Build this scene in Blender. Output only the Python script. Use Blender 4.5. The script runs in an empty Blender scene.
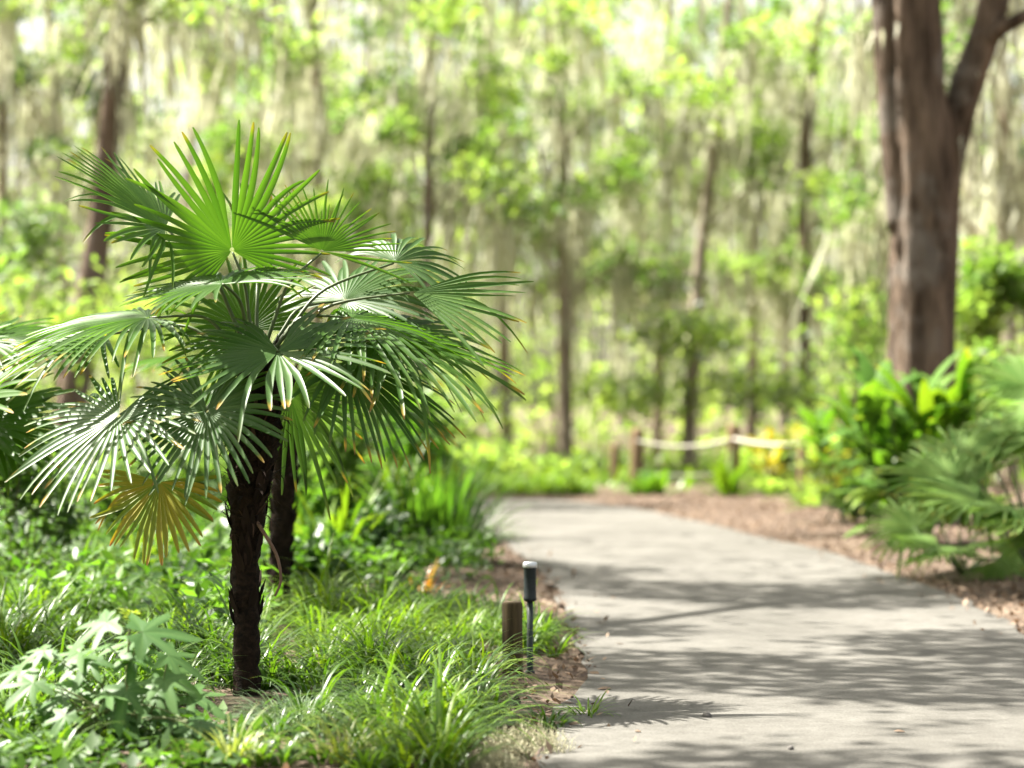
import bpy, math, random
import numpy as np
from mathutils import Vector
SC = bpy.context.scene
COL = SC.collection
rng = np.random.RandomState(7)
random.seed(7)
FPX, HZ, CH = 2418.0, 400.0, 1.5          # focal length in pixels, horizon row, camera height

def P(px, py, Y):
    return np.array([(px - 512.0) * Y / FPX, Y, CH - (py - HZ) * Y / FPX])
def G(px, py):                             # ground point seen at a pixel
    Y = CH * FPX / (py - HZ)
    return np.array([(px - 512.0) * Y / FPX, Y, 0.0])
def nrm(v):
    v = np.asarray(v, float); return v / max(1e-9, np.linalg.norm(v))

# ------------------------------------------------------------------ objects
class Geo:
    """collects vertices, faces and a colour attribute (t along, random, wear)"""
    def __init__(s): s.V, s.F3, s.F4, s.C, s.M3, s.M4, s.n = [], [], [], [], [], [], 0
    def add(s, V, F, C=None, m=0):
        V = np.asarray(V, float).reshape(-1, 3); F = np.asarray(F, int)
        if len(V) == 0 or len(F) == 0: return s
        if C is None: C = np.tile([.5, .5, 0], (len(V), 1))
        s.V.append(V); s.C.append(np.asarray(C, float).reshape(-1, 3))
        if F.shape[1] == 3: s.F3.append(F + s.n); s.M3.append(np.full(len(F), m))
        else: s.F4.append(F + s.n); s.M4.append(np.full(len(F), m))
        s.n += len(V); return s
    def build(s, name, mats, parent=None, origin=(0, 0, 0), smooth=True, kind=None):
        V = np.concatenate(s.V) - np.asarray(origin); C = np.concatenate(s.C)
        f3 = np.concatenate(s.F3) if s.F3 else np.zeros((0, 3), int)
        f4 = np.concatenate(s.F4) if s.F4 else np.zeros((0, 4), int)
        mi = np.concatenate((s.M3 or [np.zeros(0)]) + (s.M4 or [np.zeros(0)])).astype(np.int32)
        me = bpy.data.meshes.new(name)
        me.vertices.add(len(V)); me.vertices.foreach_set('co', V.astype(np.float32).ravel())
        loops = np.concatenate([f3.ravel(), f4.ravel()]).astype(np.int32)
        me.loops.add(len(loops)); me.loops.foreach_set('vertex_index', loops)
        st = np.concatenate([np.arange(len(f3)) * 3, len(f3) * 3 + np.arange(len(f4)) * 4]).astype(np.int32)
        me.polygons.add(len(st)); me.polygons.foreach_set('loop_start', st)
        me.update(calc_edges=True)
        me.polygons.foreach_set('material_index', mi)
        me.polygons.foreach_set('use_smooth', np.full(len(st), smooth))
        a = me.attributes.new('col', 'FLOAT_COLOR', 'POINT')
        a.data.foreach_set('color', np.hstack([C, np.ones((len(C), 1))]).astype(np.float32).ravel())
        for m in (mats if isinstance(mats, (list, tuple)) else [mats]): me.materials.append(m)
        me.validate()
        o = bpy.data.objects.new(name, me); COL.objects.link(o)
        if parent is not None: o.parent = parent
        else: o.location = origin
        if kind: o['kind'] = kind
        return o
def thing(name, label, cat, loc, group=None):
    o = bpy.data.objects.new(name, None); COL.objects.link(o)
    o.location = loc; o.empty_display_size = .1
    o['label'] = label; o['category'] = cat
    if group: o['group'] = group
    return o
def tag(o, label, cat, group=None):
    o['label'] = label; o['category'] = cat
    if group: o['group'] = group
    return o

# ------------------------------------------------------------------ materials
def newmat(name):
    m = bpy.data.materials.new(name); m.use_nodes = True
    nt = m.node_tree; nt.nodes.clear()
    return m, nt, (lambda t, **k: _nd(nt, t, **k)), nt.links.new
def _nd(nt, t, **k):
    n = nt.nodes.new(t)
    for a, b in k.items():
        if a.startswith('i_'): n.inputs[a[2:].replace('_', ' ')].default_value = b
        elif a.startswith('n_'): n.inputs[int(a[2:])].default_value = b
        else: setattr(n, a, b)
    return n
def c4(c): return (c[0], c[1], c[2], 1)
def mix(nt, fac, a, b, blend='MIX'):
    n = nt.nodes.new('ShaderNodeMix'); n.data_type = 'RGBA'; n.blend_type = blend
    for s, v in ((0, fac), (6, a), (7, b)):
        if hasattr(v, 'links'): nt.links.new(v, n.inputs[s])
        else: n.inputs[s].default_value = v if s == 0 else c4(v)
    return n.outputs[2]
def leaf_mat(name, c1, c2, rough=.4, spec=.5, transl=.45, tcol=(1.5, 1.5, .55), yellow=(.5, .3, .03), brown=(.16, .09, .045), ramp=(.86, .98), noise=0.0):
    m, nt, nd, ln = newmat(name)
    a = nd('ShaderNodeAttribute', attribute_name='col'); sp = nd('ShaderNodeSeparateColor'); ln(a.outputs['Color'], sp.inputs[0])
    base = mix(nt, sp.outputs[1], c1, c2)
    mr = nd('ShaderNodeMapRange', interpolation_type='SMOOTHSTEP'); mr.inputs[1].default_value = ramp[0]; mr.inputs[2].default_value = ramp[1]
    ln(sp.outputs[0], mr.inputs[0])
    mu = nd('ShaderNodeMath', operation='MULTIPLY'); ln(mr.outputs[0], mu.inputs[0]); ln(sp.outputs[2], mu.inputs[1])
    base = mix(nt, mu.outputs[0], base, yellow)
    mr2 = nd('ShaderNodeMapRange', interpolation_type='SMOOTHSTEP'); mr2.inputs[1].default_value = .93; mr2.inputs[2].default_value = 1.0
    ln(sp.outputs[0], mr2.inputs[0])
    mu2 = nd('ShaderNodeMath', operation='MULTIPLY'); ln(mr2.outputs[0], mu2.inputs[0]); ln(sp.outputs[2], mu2.inputs[1])
    base = mix(nt, mu2.outputs[0], base, brown)
    p = nd('ShaderNodeBsdfPrincipled'); p.inputs['Roughness'].default_value = rough; p.inputs['Specular IOR Level'].default_value = spec
    ln(base, p.inputs['Base Color'])
    t = nd('ShaderNodeBsdfTranslucent'); ln(mix(nt, 1.0, base, tcol, 'MULTIPLY'), t.inputs[0])
    ms = nd('ShaderNodeMixShader'); ms.inputs[0].default_value = transl
    ln(p.outputs[0], ms.inputs[1]); ln(t.outputs[0], ms.inputs[2])
    o = nd('ShaderNodeOutputMaterial'); ln(ms.outputs[0], o.inputs[0])
    return m
def solid_mat(name, c1, c2, scale=6, stretch=(1, 1, 1), rough=.85, bump=.4, bdist=.02, spec=.3, detail=6, pos=(.35, .65), metal=0.0, c3=None, s3=1.0):
    m, nt, nd, ln = newmat(name)
    tc = nd('ShaderNodeTexCoord'); mp = nd('ShaderNodeMapping'); mp.inputs['Scale'].default_value = stretch
    ln(tc.outputs['Object'], mp.inputs[0])
    n = nd('ShaderNodeTexNoise'); n.inputs['Scale'].default_value = scale; n.inputs['Detail'].default_value = detail; n.inputs['Roughness'].default_value = .65
    ln(mp.outputs[0], n.inputs[0])
    r = nd('ShaderNodeValToRGB'); r.color_ramp.elements[0].position = pos[0]; r.color_ramp.elements[1].position = pos[1]
    r.color_ramp.elements[0].color = c4(c1); r.color_ramp.elements[1].color = c4(c2); ln(n.outputs[0], r.inputs[0])
    col = r.outputs[0]
    if c3 is not None:
        n2 = nd('ShaderNodeTexNoise'); n2.inputs['Scale'].default_value = s3; n2.inputs['Detail'].default_value = 4
        ln(tc.outputs['Object'], n2.inputs[0])
        mr = nd('ShaderNodeMapRange', interpolation_type='SMOOTHSTEP'); mr.inputs[1].default_value = .5; mr.inputs[2].default_value = .66; ln(n2.outputs[0], mr.inputs[0])
        col = mix(nt, mr.outputs[0], col, c3)
    p = nd('ShaderNodeBsdfPrincipled'); p.inputs['Roughness'].default_value = rough; p.inputs['Specular IOR Level'].default_value = spec; p.inputs['Metallic'].default_value = metal
    ln(col, p.inputs['Base Color'])
    if bump:
        b = nd('ShaderNodeBump'); b.inputs['Strength'].default_value = bump; b.inputs['Distance'].default_value = bdist
        ln(n.outputs[0], b.inputs['Height']); ln(b.outputs[0], p.inputs['Normal'])
    o = nd('ShaderNodeOutputMaterial'); ln(p.outputs[0], o.inputs[0])
    return m
def path_mat():
    m, nt, nd, ln = newmat('worn_concrete')
    tc = nd('ShaderNodeTexCoord')
    def noise(s, d=4, r=.6):
        n = nd('ShaderNodeTexNoise'); n.inputs['Scale'].default_value = s; n.inputs['Detail'].default_value = d; n.inputs['Roughness'].default_value = r
        ln(tc.outputs['Object'], n.inputs[0]); return n.outputs[0]
    def ramp(v, a, b, c, d):
        r = nd('ShaderNodeValToRGB'); r.color_ramp.elements[0].position = a; r.color_ramp.elements[1].position = b
        r.color_ramp.elements[0].color = c4(c); r.color_ramp.elements[1].color = c4(d); ln(v, r.inputs[0]); return r.outputs[0]
    big = ramp(noise(.9), .35, .68, PATH_A, PATH_B)
    sp = ramp(noise(75, 4, .8), .32, .68, (.62, .61, .60), (1.3, 1.3, 1.3))
    mid = ramp(noise(9, 6, .7), .3, .62, (.78, .77, .75), (1.08, 1.08, 1.07))
    col = mix(nt, 1.0, mix(nt, 1.0, big, sp, 'MULTIPLY'), mid, 'MULTIPLY')
    v = nd('ShaderNodeTexVoronoi', feature='DISTANCE_TO_EDGE'); v.inputs['Scale'].default_value = .16; ln(tc.outputs['Object'], v.inputs[0])
    p = nd('ShaderNodeBsdfPrincipled'); p.inputs['Roughness'].default_value = .88; p.inputs['Specular IOR Level'].default_value = .25
    ln(col, p.inputs['Base Color'])
    b = nd('ShaderNodeBump'); b.inputs['Strength'].default_value = .5; b.inputs['Distance'].default_value = .004
    ln(noise(120, 4, .7), b.inputs['Height']); ln(b.outputs[0], p.inputs['Normal'])
    o = nd('ShaderNodeOutputMaterial'); ln(p.outputs[0], o.inputs[0])
    return m
PATH_A, PATH_B = (.077, .074, .066), (.124, .120, .109)

M = {}
M['palm'] = leaf_mat('palm_leaf', (.042, .105, .013), (.072, .15, .022), .45, .3, .42, (1.4, 1.55, .4))
M['palm_old'] = leaf_mat('palm_leaf_older', (.036, .092, .016), (.062, .125, .030), .42, .38, .4, (1.4, 1.5, .5))
M['palm_dead'] = leaf_mat('palm_leaf_dying', (.15, .23, .02), (.40, .27, .03), .45, .4, .4, (1.4, 1.2, .5), yellow=(.45, .22, .03), brown=(.24, .13, .08))
M['palmetto'] = leaf_mat('palmetto_leaf', (.10, .20, .04), (.17, .26, .065), .6, .2, .45, (1.4, 1.5, .6))
M['petiole'] = leaf_mat('petiole', (.05, .09, .02), (.07, .10, .03), .45, .5, .05)
M['fibre'] = solid_mat('palm_fibre', (.006, .004, .003), (.028, .017, .011), 30, (1, 1, 1.2), .95, .9, .02, .15)
M['fibre_strip'] = leaf_mat('palm_fibre_strip', (.012, .008, .006), (.075, .045, .032), .9, .15, .0)
M['deadstalk'] = solid_mat('dead_stalk', (.12, .07, .05), (.24, .15, .11), 20, (1, 1, .3), .8, .2, .005)
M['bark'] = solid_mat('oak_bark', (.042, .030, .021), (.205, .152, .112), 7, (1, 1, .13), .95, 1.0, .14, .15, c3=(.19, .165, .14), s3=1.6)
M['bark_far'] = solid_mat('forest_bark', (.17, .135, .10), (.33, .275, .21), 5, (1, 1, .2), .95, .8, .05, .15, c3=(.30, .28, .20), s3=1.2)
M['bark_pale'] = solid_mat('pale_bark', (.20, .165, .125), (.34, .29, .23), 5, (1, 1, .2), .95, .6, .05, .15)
M['moss'] = leaf_mat('spanish_moss', (.39, .395, .30), (.62, .62, .50), .9, .1, .4, (1.2, 1.2, 1.0))
M['f_green'] = leaf_mat('forest_leaf', (.06, .12, .03), (.13, .195, .055), .5, .35, .62, (1.8, 1.95, .85))
M['f_lime'] = leaf_mat('forest_leaf_lime', (.12, .205, .045), (.225, .30, .085), .5, .35, .62, (1.7, 1.7, .85))
M['bed_lime'] = leaf_mat('bed_leaf', (.05, .12, .018), (.10, .19, .03), .5, .3, .45, (1.5, 1.7, .6))
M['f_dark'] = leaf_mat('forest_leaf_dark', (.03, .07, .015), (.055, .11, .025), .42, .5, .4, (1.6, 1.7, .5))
M['oak_leaf'] = leaf_mat('oak_leaf', (.05, .10, .02), (.085, .15, .03), .4, .4, .4, (1.6, 1.7, .5))
M['strap'] = leaf_mat('strap_leaf', (.036, .09, .009), (.085, .165, .017), .36, .5, .42, (1.6, 1.6, .5), yellow=(.42, .36, .06))
M['strap_lime'] = leaf_mat('strap_leaf_lime', (.075, .16, .014), (.14, .22, .02), .4, .4, .45, (1.5, 1.5, .5), yellow=(.42, .36, .06))
M['mondo'] = leaf_mat('mondo_leaf', (.06, .11, .045), (.14, .19, .10), .35, .6, .3, (1.3, 1.4, .7))
M['varieg'] = leaf_mat('variegated_leaf', (.14, .20, .03), (.30, .33, .10), .4, .5, .4, (1.3, 1.3, .6))
M['hydra'] = leaf_mat('hydrangea_leaf', (.05, .12, .03), (.125, .22, .07), .5, .3, .4, (1.4, 1.6, .5))
M['hydra_new'] = leaf_mat('hydrangea_new_leaf', (.25, .33, .04), (.32, .40, .06), .5, .4, .45, (1.3, 1.3, .5))
M['broad'] = leaf_mat('broad_leaf', (.06, .145, .018), (.11, .21, .03), .6, .2, .42, (1.6, 1.6, .5), yellow=(.55, .42, .03))
M['broad_dark'] = leaf_mat('broad_leaf_dark', (.03, .075, .016), (.06, .12, .03), .4, .4, .25, (1.4, 1.6, .5))
M['yellow'] = leaf_mat('golden_leaf', (.22, .25, .025), (.40, .34, .03), .42, .4, .45, (1.3, 1.2, .5))
M['orange'] = leaf_mat('bromeliad_leaf', (.16, .15, .02), (.40, .15, .02), .35, .5, .4, (1.3, 1.0, .5))
M['silver'] = leaf_mat('silver_leaf', (.20, .25, .18), (.36, .40, .32), .4, .5, .3, (1.1, 1.1, .9))
M['stem'] = leaf_mat('green_stem', (.08, .11, .035), (.14, .15, .06), .6, .3, .0)
M['twig'] = solid_mat('woody_twig', (.07, .05, .035), (.16, .12, .085), 30, (1, 1, .4), .9, .3, .01)
M['mulch'] = solid_mat('leaf_mulch', (.04, .028, .02), (.15, .108, .08), 22, (1, 1, 1), .95, 1.0, .03, .2, 8, (.3, .7), c3=(.17, .13, .095), s3=.5)
M['litter'] = leaf_mat('dry_leaf', (.05, .032, .022), (.27, .195, .135), .7, .25, .15, (1.2, 1.0, .8))
M['lichen'] = leaf_mat('pale_lichen', (.30, .285, .19), (.47, .45, .33), .9, .1, .25, (1.1, 1.1, 1.0))
M['postwood'] = solid_mat('weathered_post', (.02, .015, .008), (.085, .062, .03), 22, (1, 1, .08), .85, .6, .01, .2)
M['endgrain'] = solid_mat('post_end', (.10, .075, .045), (.22, .17, .11), 60, (1, 1, 1), .9, .5, .005)
M['fencewood'] = solid_mat('fence_post', (.10, .065, .035), (.22, .15, .09), 14, (1, 1, .1), .85, .5, .01, .2)
M['rope'] = solid_mat('pale_rope', (.38, .36, .30), (.52, .49, .42), 40, (1, 1, 1), .9, .4, .01)
M['lampbody'] = solid_mat('dark_green_paint', (.010, .015, .017), (.018, .025, .027), 50, (1, 1, 1), .5, .1, .001, .3)
M['lamppole'] = solid_mat('dark_green_pole', (.015, .026, .023), (.026, .04, .035), 40, (1, 1, .3), .5, .1, .001, .3)
M['lampcap'] = solid_mat('brushed_cap', (.45, .47, .5), (.62, .64, .66), 60, (1, 1, 1), .32, .05, .001, .5, metal=.7)
M['stone'] = solid_mat('pebble', (.08, .075, .07), (.16, .15, .14), 30, (1, 1, 1), .9, .5, .005)
M['path'] = path_mat()

# ------------------------------------------------------------------ shapes
def tube(g, pts, rad, seg=8, m=0, rough=0.0, cap=True, rnd=.5, r=rng):
    pts = np.asarray(pts, float); n = len(pts); rad = np.broadcast_to(np.asarray(rad, float), (n,))
    tan = np.gradient(pts, axis=0); tan /= np.linalg.norm(tan, axis=1)[:, None] + 1e-9
    up = np.array([0.0, 1, 0]) if abs(tan[0] @ np.array([0, 1, 0])) < .9 else np.array([1.0, 0, 0])
    V = []; ph = np.linspace(0, 2 * np.pi, seg, endpoint=False)
    lob = 1 + rough * r.randn(seg) * .6
    for i in range(n):
        a = nrm(up - tan[i] * (up @ tan[i])); up = a; b = np.cross(tan[i], a)
        rr = rad[i] * lob * (1 + rough * r.randn(seg) * .5)
        V.append(pts[i] + (np.cos(ph) * rr)[:, None] * a + (np.sin(ph) * rr)[:, None] * b)
    V = np.concatenate(V)
    j = np.arange(seg); F = []
    for i in range(n - 1):
        F.append(np.stack([i * seg + j, i * seg + (j + 1) % seg, (i + 1) * seg + (j + 1) % seg, (i + 1) * seg + j], 1))
    t = np.repeat(np.linspace(0, 1, n), seg)
    F = np.concatenate(F)
    C = np.stack([t, np.full(len(V), rnd), np.zeros(len(V))], 1)
    if cap:
        V = np.vstack([V, pts[0], pts[-1]]); C = np.vstack([C, [[0, rnd, 0]], [[1, rnd, 0]]])
        e = len(V)
        k = np.stack([np.full(seg, e - 2), (j + 1) % seg, j], 1); k2 = np.stack([np.full(seg, e - 1), (n - 1) * seg + j, (n - 1) * seg + (j + 1) % seg], 1)
        g.add(V, F, C, m); base = g.n - len(V)
        g.F3.append(np.vstack([k, k2]) + base); g.M3.append(np.full(2 * seg, m))
    else: g.add(V, F, C, m)
    return g
def spline(pts, n):
    pts = np.asarray(pts, float); k = len(pts); out = []
    for u in np.linspace(0, k - 1, n):
        i = min(int(u), k - 2); f = u - i
        p0, p1, p2, p3 = pts[max(i - 1, 0)], pts[i], pts[i + 1], pts[min(i + 2, k - 1)]
        out.append(.5 * ((2 * p1) + (p2 - p0) * f + (2 * p0 - 5 * p1 + 4 * p2 - p3) * f * f + (3 * p1 - p0 - 3 * p2 + p3) * f ** 3))
    return np.array(out)
def A(v, n): return np.broadcast_to(np.asarray(v, float), (n,))
def ribbons(g, base, az, el, L, W, bend, K=6, fold=.0, prof='blade', rnd=None, wear=None, power=1.3, m=0, wob=0.0, side=0.0):
    """many arching leaf blades at once"""
    base = np.asarray(base, float).reshape(-1, 3); n = len(base)
    if n == 0: return g
    az, el, L, W, bend = A(az, n), A(el, n), A(L, n), A(W, n), A(bend, n)
    rnd = rng.rand(n) if rnd is None else A(rnd, n); wear = np.zeros(n) if wear is None else A(wear, n)
    t = np.linspace(0, 1, K + 1)
    e = el[:, None] - bend[:, None] * t[None] ** power
    a = az[:, None] + (A(side, n)[:, None] * t[None]) + (wob * rng.randn(n, K + 1) if wob else 0)
    d = np.stack([np.cos(e) * np.cos(a), np.cos(e) * np.sin(a), np.sin(e)], 2)
    step = (L / K)[:, None, None]
    pos = base[:, None] + np.concatenate([np.zeros((n, 1, 3)), np.cumsum((d[:, :-1] + d[:, 1:]) * .5 * step, 1)], 1)
    s = np.stack([-np.sin(a), np.cos(a), np.zeros_like(a)], 2)
    w = {'blade': lambda t: np.minimum(1, .55 + 2 * t) * (1 - t ** 2.2 * .93),
         'ellip': lambda t: np.maximum(.04, np.sin(np.pi * np.clip(t * .97 + .015, 0, 1)) ** .75),
         'spoon': lambda t: np.maximum(.05, np.sin(np.pi * np.clip(t, 0, 1) ** 1.5 * .96 + .04) ** .9),
         'strand': lambda t: (.45 + .55 * np.sin(np.pi * np.minimum(1, t * 1.3 + .1))) * (1 - t ** 3 * .8)}[prof](t)
    hw = (W[:, None] * .5 * w[None])[:, :, None]
    nv = np.cross(s, d)
    if fold:
        V = np.stack([pos - s * hw + nv * hw * fold, pos, pos + s * hw + nv * hw * fold], 2); c = 3
    else:
        V = np.stack([pos - s * hw, pos + s * hw], 2); c = 2
    V = V.reshape(-1, 3)
    per = (K + 1) * c
    q = np.array([[k * c + x, k * c + x + 1, (k + 1) * c + x + 1, (k + 1) * c + x] for k in range(K) for x in range(c - 1)])
    F = (q[None] + (np.arange(n) * per)[:, None, None]).reshape(-1, 4)
    C = np.stack([np.broadcast_to(t[None, :, None], (n, K + 1, c)), np.broadcast_to(rnd[:, None, None], (n, K + 1, c)), np.broadcast_to(wear[:, None, None], (n, K + 1, c))], 3).reshape(-1, 3)
    return g.add(V, F, C, m)
def leaves(g, pos, size, rnd=None, aspect=.5, up=.35, m=0, droop=0.0):
    """many small pointed leaves, folded on the midrib, with random headings"""
    pos = np.asarray(pos, float).reshape(-1, 3); n = len(pos)
    if n == 0: return g
    size = A(size, n); rnd = rng.rand(n) if rnd is None else A(rnd, n)
    d = rng.randn(n, 3); d[:, 2] = d[:, 2] * .7 - droop; d /= np.linalg.norm(d, axis=1)[:, None]
    u = rng.randn(n, 3); u[:, 2] = np.abs(u[:, 2]) + up * 2
    s = np.cross(d, u); s /= np.linalg.norm(s, axis=1)[:, None] + 1e-9
    nn = np.cross(s, d)
    L = size[:, None]
    a = pos; b = pos + d * L; mid = pos + d * L * .45 - nn * L * .06
    l = mid - s * L * aspect * .5 + nn * L * .1; r = mid + s * L * aspect * .5 + nn * L * .1
    V = np.stack([a, r, b, l], 1).reshape(-1, 3)
    i = np.arange(n)[:, None] * 4
    F = np.concatenate([i + [[0, 1, 2]], i + [[0, 2, 3]]])
    C = np.stack([np.tile([0, .5, 1, .5], n), np.repeat(rnd, 4), np.zeros(4 * n)], 1)
    return g.add(V, F, C, m)
def fan(g, hub, axis, normal, R, n=38, span=250, split=.47, cone=.18, droop=.18, tipdroop=.07, wear=.6, rs=0, stiff=1.0, pleat=.32, side=.6, m=0, rnd0=.5):
    """one palmate leaf: pleated and joined near the hub, free pointed segments beyond the split"""
    n = max(9, int(n * .98)); r = np.random.RandomState(rs + 11); hub = np.asarray(hub, float)
    y = nrm(axis); z = nrm(np.asarray(normal) - y * (np.asarray(normal) @ y)); x = np.cross(y, z)
    sp = math.radians(span); dth = sp / n; half = dth / 2
    TB = np.array([.02, .1, .2, .32, 1.0, 1.15, 1.35, 1.6, 1.85, 2.1, 2.32, 2.4])
    for i in range(n):
        th0 = -sp / 2 + sp * (i + .5) / n
        if r.rand() < .025: continue
        Ln = R * (side + (1 - side) * max(0, math.cos(th0 / 2)) ** 1.4) * (1 + .05 * r.randn())
        spl = split * (.92 + .16 * r.rand())
        ts = np.array([.02, spl * .33, spl * .66, spl, spl + (1 - spl) * .16, spl + (1 - spl) * .34, spl + (1 - spl) * .55, spl + (1 - spl) * .75, spl + (1 - spl) * .91, 1.0])
        w = np.where(ts <= spl, 1, 1 - .58 * np.clip((ts - spl) / (1 - spl), 0, 1) ** 1.4)
        hw = np.minimum(ts, spl) * Ln * math.tan(half) * w; hw[-1] *= .5
        tw = th0 + (.05 * r.randn()) * np.clip((ts - spl) / (1 - spl), 0, 1) * (2.2 - stiff)
        rr = ts * Ln
        dirx, diry = np.sin(tw), np.cos(tw)
        c = hub + (x[None] * dirx[:, None] + y[None] * diry[:, None]) * rr[:, None]
        c = c + z[None] * (cone * rr * (1 - .55 * ts))[:, None]
        k = .7 * droop * (.85 + .3 * r.rand()); kt = tipdroop * r.rand() ** 1.5 * (6 if r.rand() < .10 else 1)
        c[:, 2] -= R * (k * ts ** 2.2 + kt * np.clip((ts - spl) / (1 - spl), 0, 1) ** 2)
        sv = x[None] * np.cos(tw)[:, None] - y[None] * np.sin(tw)[:, None]
        tl = .25 * r.randn() * np.clip((ts - spl) / (1 - spl), 0, 1)
        sv2 = sv * np.cos(tl)[:, None] + z[None] * np.sin(tl)[:, None]
        e = z[None] * (hw * pleat)[:, None]
        V = np.stack([c - sv2 * hw[:, None] + e, c - e, c + sv2 * hw[:, None] + e], 1).reshape(-1, 3)
        K = len(ts)
        F = np.array([[k_ * 3 + a, k_ * 3 + a + 1, k_ * 3 + a + 4, k_ * 3 + a + 3] for k_ in range(K - 1) for a in (0, 1)])
        wv = wear * (1.0 if r.rand() < .4 else .12 * r.rand()) * (.6 + .4 * r.rand())
        C = np.stack([np.repeat(ts, 3), np.full(3 * K, np.clip(rnd0 + .28 * r.randn(), 0, 1)), np.full(3 * K, wv)], 1)
        g.add(V, F, C, m)
    return g
def blob(g, c, rad, n, size, rnd=None, **k):
    d = rng.randn(n, 3); d /= np.linalg.norm(d, axis=1)[:, None]
    p = np.asarray(c) + d * (rng.rand(n, 1) ** .45) * np.asarray(rad)
    return leaves(g, p, size * (.7 + .6 * rng.rand(n)), rnd=rnd, **k)
def hang_moss(g, tops, n_each, Lr, W, spread=.12, m=0):
    tops = np.asarray(tops, float).reshape(-1, 3)
    b = np.repeat(tops, n_each, 0) + rng.randn(len(tops) * n_each, 3) * [spread, spread, spread * .5]
    n = len(b); L = np.repeat(Lr[0] + (Lr[1] - Lr[0]) * rng.rand(len(tops)) ** 1.6, n_each) * (.45 + .6 * rng.rand(n))
    rn = np.clip(np.repeat(rng.rand(len(tops)), n_each) + .2 * rng.randn(n), 0, 1)
    ribbons(g, b, rng.rand(n) * 6.28, -1.35 + .2 * rng.randn(n), L, W * (.6 + .8 * rng.rand(n)), .2 * rng.randn(n), K=7, prof='strand', rnd=rn, wob=.5, m=m)
    return g

# ------------------------------------------------------------------ ground, path
L_EDGE = [(-.35, 2), (-.1, 6), (.11, 9.86), (.2, 10.6), (.27, 12), (.40, 13.4), (.385, 15.1), (.36, 17.5), (.30, 20.2), (.06, 23.2), (-.23, 25.9), (-.8, 29), (-2.2, 31.6), (-7, 33.2), (-16, 33.6)]
R_EDGE = [(3.1, 2), (3.2, 8), (3.3, 15.6), (3.36, 18.1), (3.27, 20.4), (3.12, 23.7), (2.77, 25.9), (2.42, 28.8), (1.95, 31.8), (1.5, 34.2), (.6, 35.9), (-.6, 36.4), (-7, 36.6), (-16, 36.6)]
def grid_sheet(name, xs, ys, hf, mat, kind):
    X, Y = np.meshgrid(xs, ys); V = np.stack([X.ravel(), Y.ravel(), hf(X.ravel(), Y.ravel())], 1)
    nx, ny = len(xs), len(ys); i = np.arange((ny - 1) * nx).reshape(ny - 1, nx)[:, :-1].ravel()
    return Geo().add(V, np.stack([i, i + 1, i + nx + 1, i + nx], 1)).build(name, mat, kind=kind)
le, re_ = spline(L_EDGE, 90), spline(R_EDGE, 90)
le = np.array([[x, y] for x, y in le]); re2 = np.array([[x, y] for x, y in re_])
def edge_dist(X, Y):                        # signed: positive inside the path
    Xl = np.interp(Y, le[:, 1], le[:, 0], right=-20); Xr = np.interp(Y, re2[:, 1], re2[:, 0])
    ins = (X > Xl) & (X < Xr) & (Y < 36.6)
    return ins, Xl, Xr
def ground_h(X, Y):
    ins, Xl, Xr = edge_dist(X, Y)
    d = np.maximum(Xl - X, X - Xr); d = np.where(Y > 36.5, np.maximum(d, (Y - 36.5)), d)
    n = np.sin(X * 1.7 + Y * .9) * .5 + np.sin(X * .6 - Y * 1.3 + 2) * .5
    return np.where(d > .25, np.minimum((d - .25) * .08, .05) + .02 * n * np.clip(d, 0, 1), -.03 * np.clip(.25 - d, 0, .25) * 4)
xs = np.concatenate([[-400, -120, -50, -25], np.arange(-14, 14.01, .25), [25, 50, 120, 400]])
ys = np.concatenate([[-60, -10, 0], np.arange(3, 45, .25), [50, 60, 80, 120, 200, 400]])
grid_sheet('ground', xs, ys, ground_h, M['mulch'], 'structure')
rg = np.random.RandomState(3)
def resample(c, n):
    u = np.concatenate([[0], np.cumsum(np.linalg.norm(np.diff(c, axis=0), axis=1))]); t = np.linspace(0, u[-1], n)
    return np.column_stack([np.interp(t, u, c[:, 0]), np.interp(t, u, c[:, 1])])
pl, pr = resample(np.array(spline(L_EDGE, 400)), 110), resample(np.array(spline(R_EDGE, 400)), 110)
Vp, Fp = [], []
for (a, b) in zip(pl, pr):
    ja, jb = rg.randn() * .025, rg.randn() * .025
    for u in np.linspace(0, 1, 9):
        p = a * (1 - u) + b * u; q = p + np.array([ja * (1 - u) + jb * u, 0])
        Vp.append([q[0], q[1], .012])
n9 = 9
for i in range(len(pl) - 1):
    for j in range(8): Fp.append([i * n9 + j, i * n9 + j + 1, (i + 1) * n9 + j + 1, (i + 1) * n9 + j])
Geo().add(Vp, Fp).build('path', M['path'], kind='structure')

def bed_points(n, x0, x1, y0, y1, margin=.08):
    p = np.stack([x0 + (x1 - x0) * rng.rand(n), y0 + (y1 - y0) * rng.rand(n)], 1)
    ins, Xl, Xr = edge_dist(p[:, 0], p[:, 1])
    vis = np.abs(p[:, 0]) < .225 * p[:, 1] + .5
    return p[vis], Xl[vis], Xr[vis]
# dry leaf litter along both edges
g = Geo()
p, Xl, Xr = bed_points(60000, -3, 8, 8.5, 38)
d = np.maximum(Xl - p[:, 0], p[:, 0] - Xr)
keep = (d > -.04) & (rng.rand(len(p)) < np.where(p[:, 0] > Xr, .85, np.clip(.95 - d * .8, .12, 1))) | ((d > -.35) & (d <= -.04) & (rng.rand(len(p)) < .06))
p = p[keep]; z = np.maximum(ground_h(p[:, 0], p[:, 1]), .012) + .004 + .014 * rng.rand(len(p))
leaves(g, np.column_stack([p, z]), .035 + .05 * rng.rand(len(p)) ** 2, aspect=.55, up=2.2)
g.build('leaf_litter', M['litter'], kind='stuff')

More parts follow.
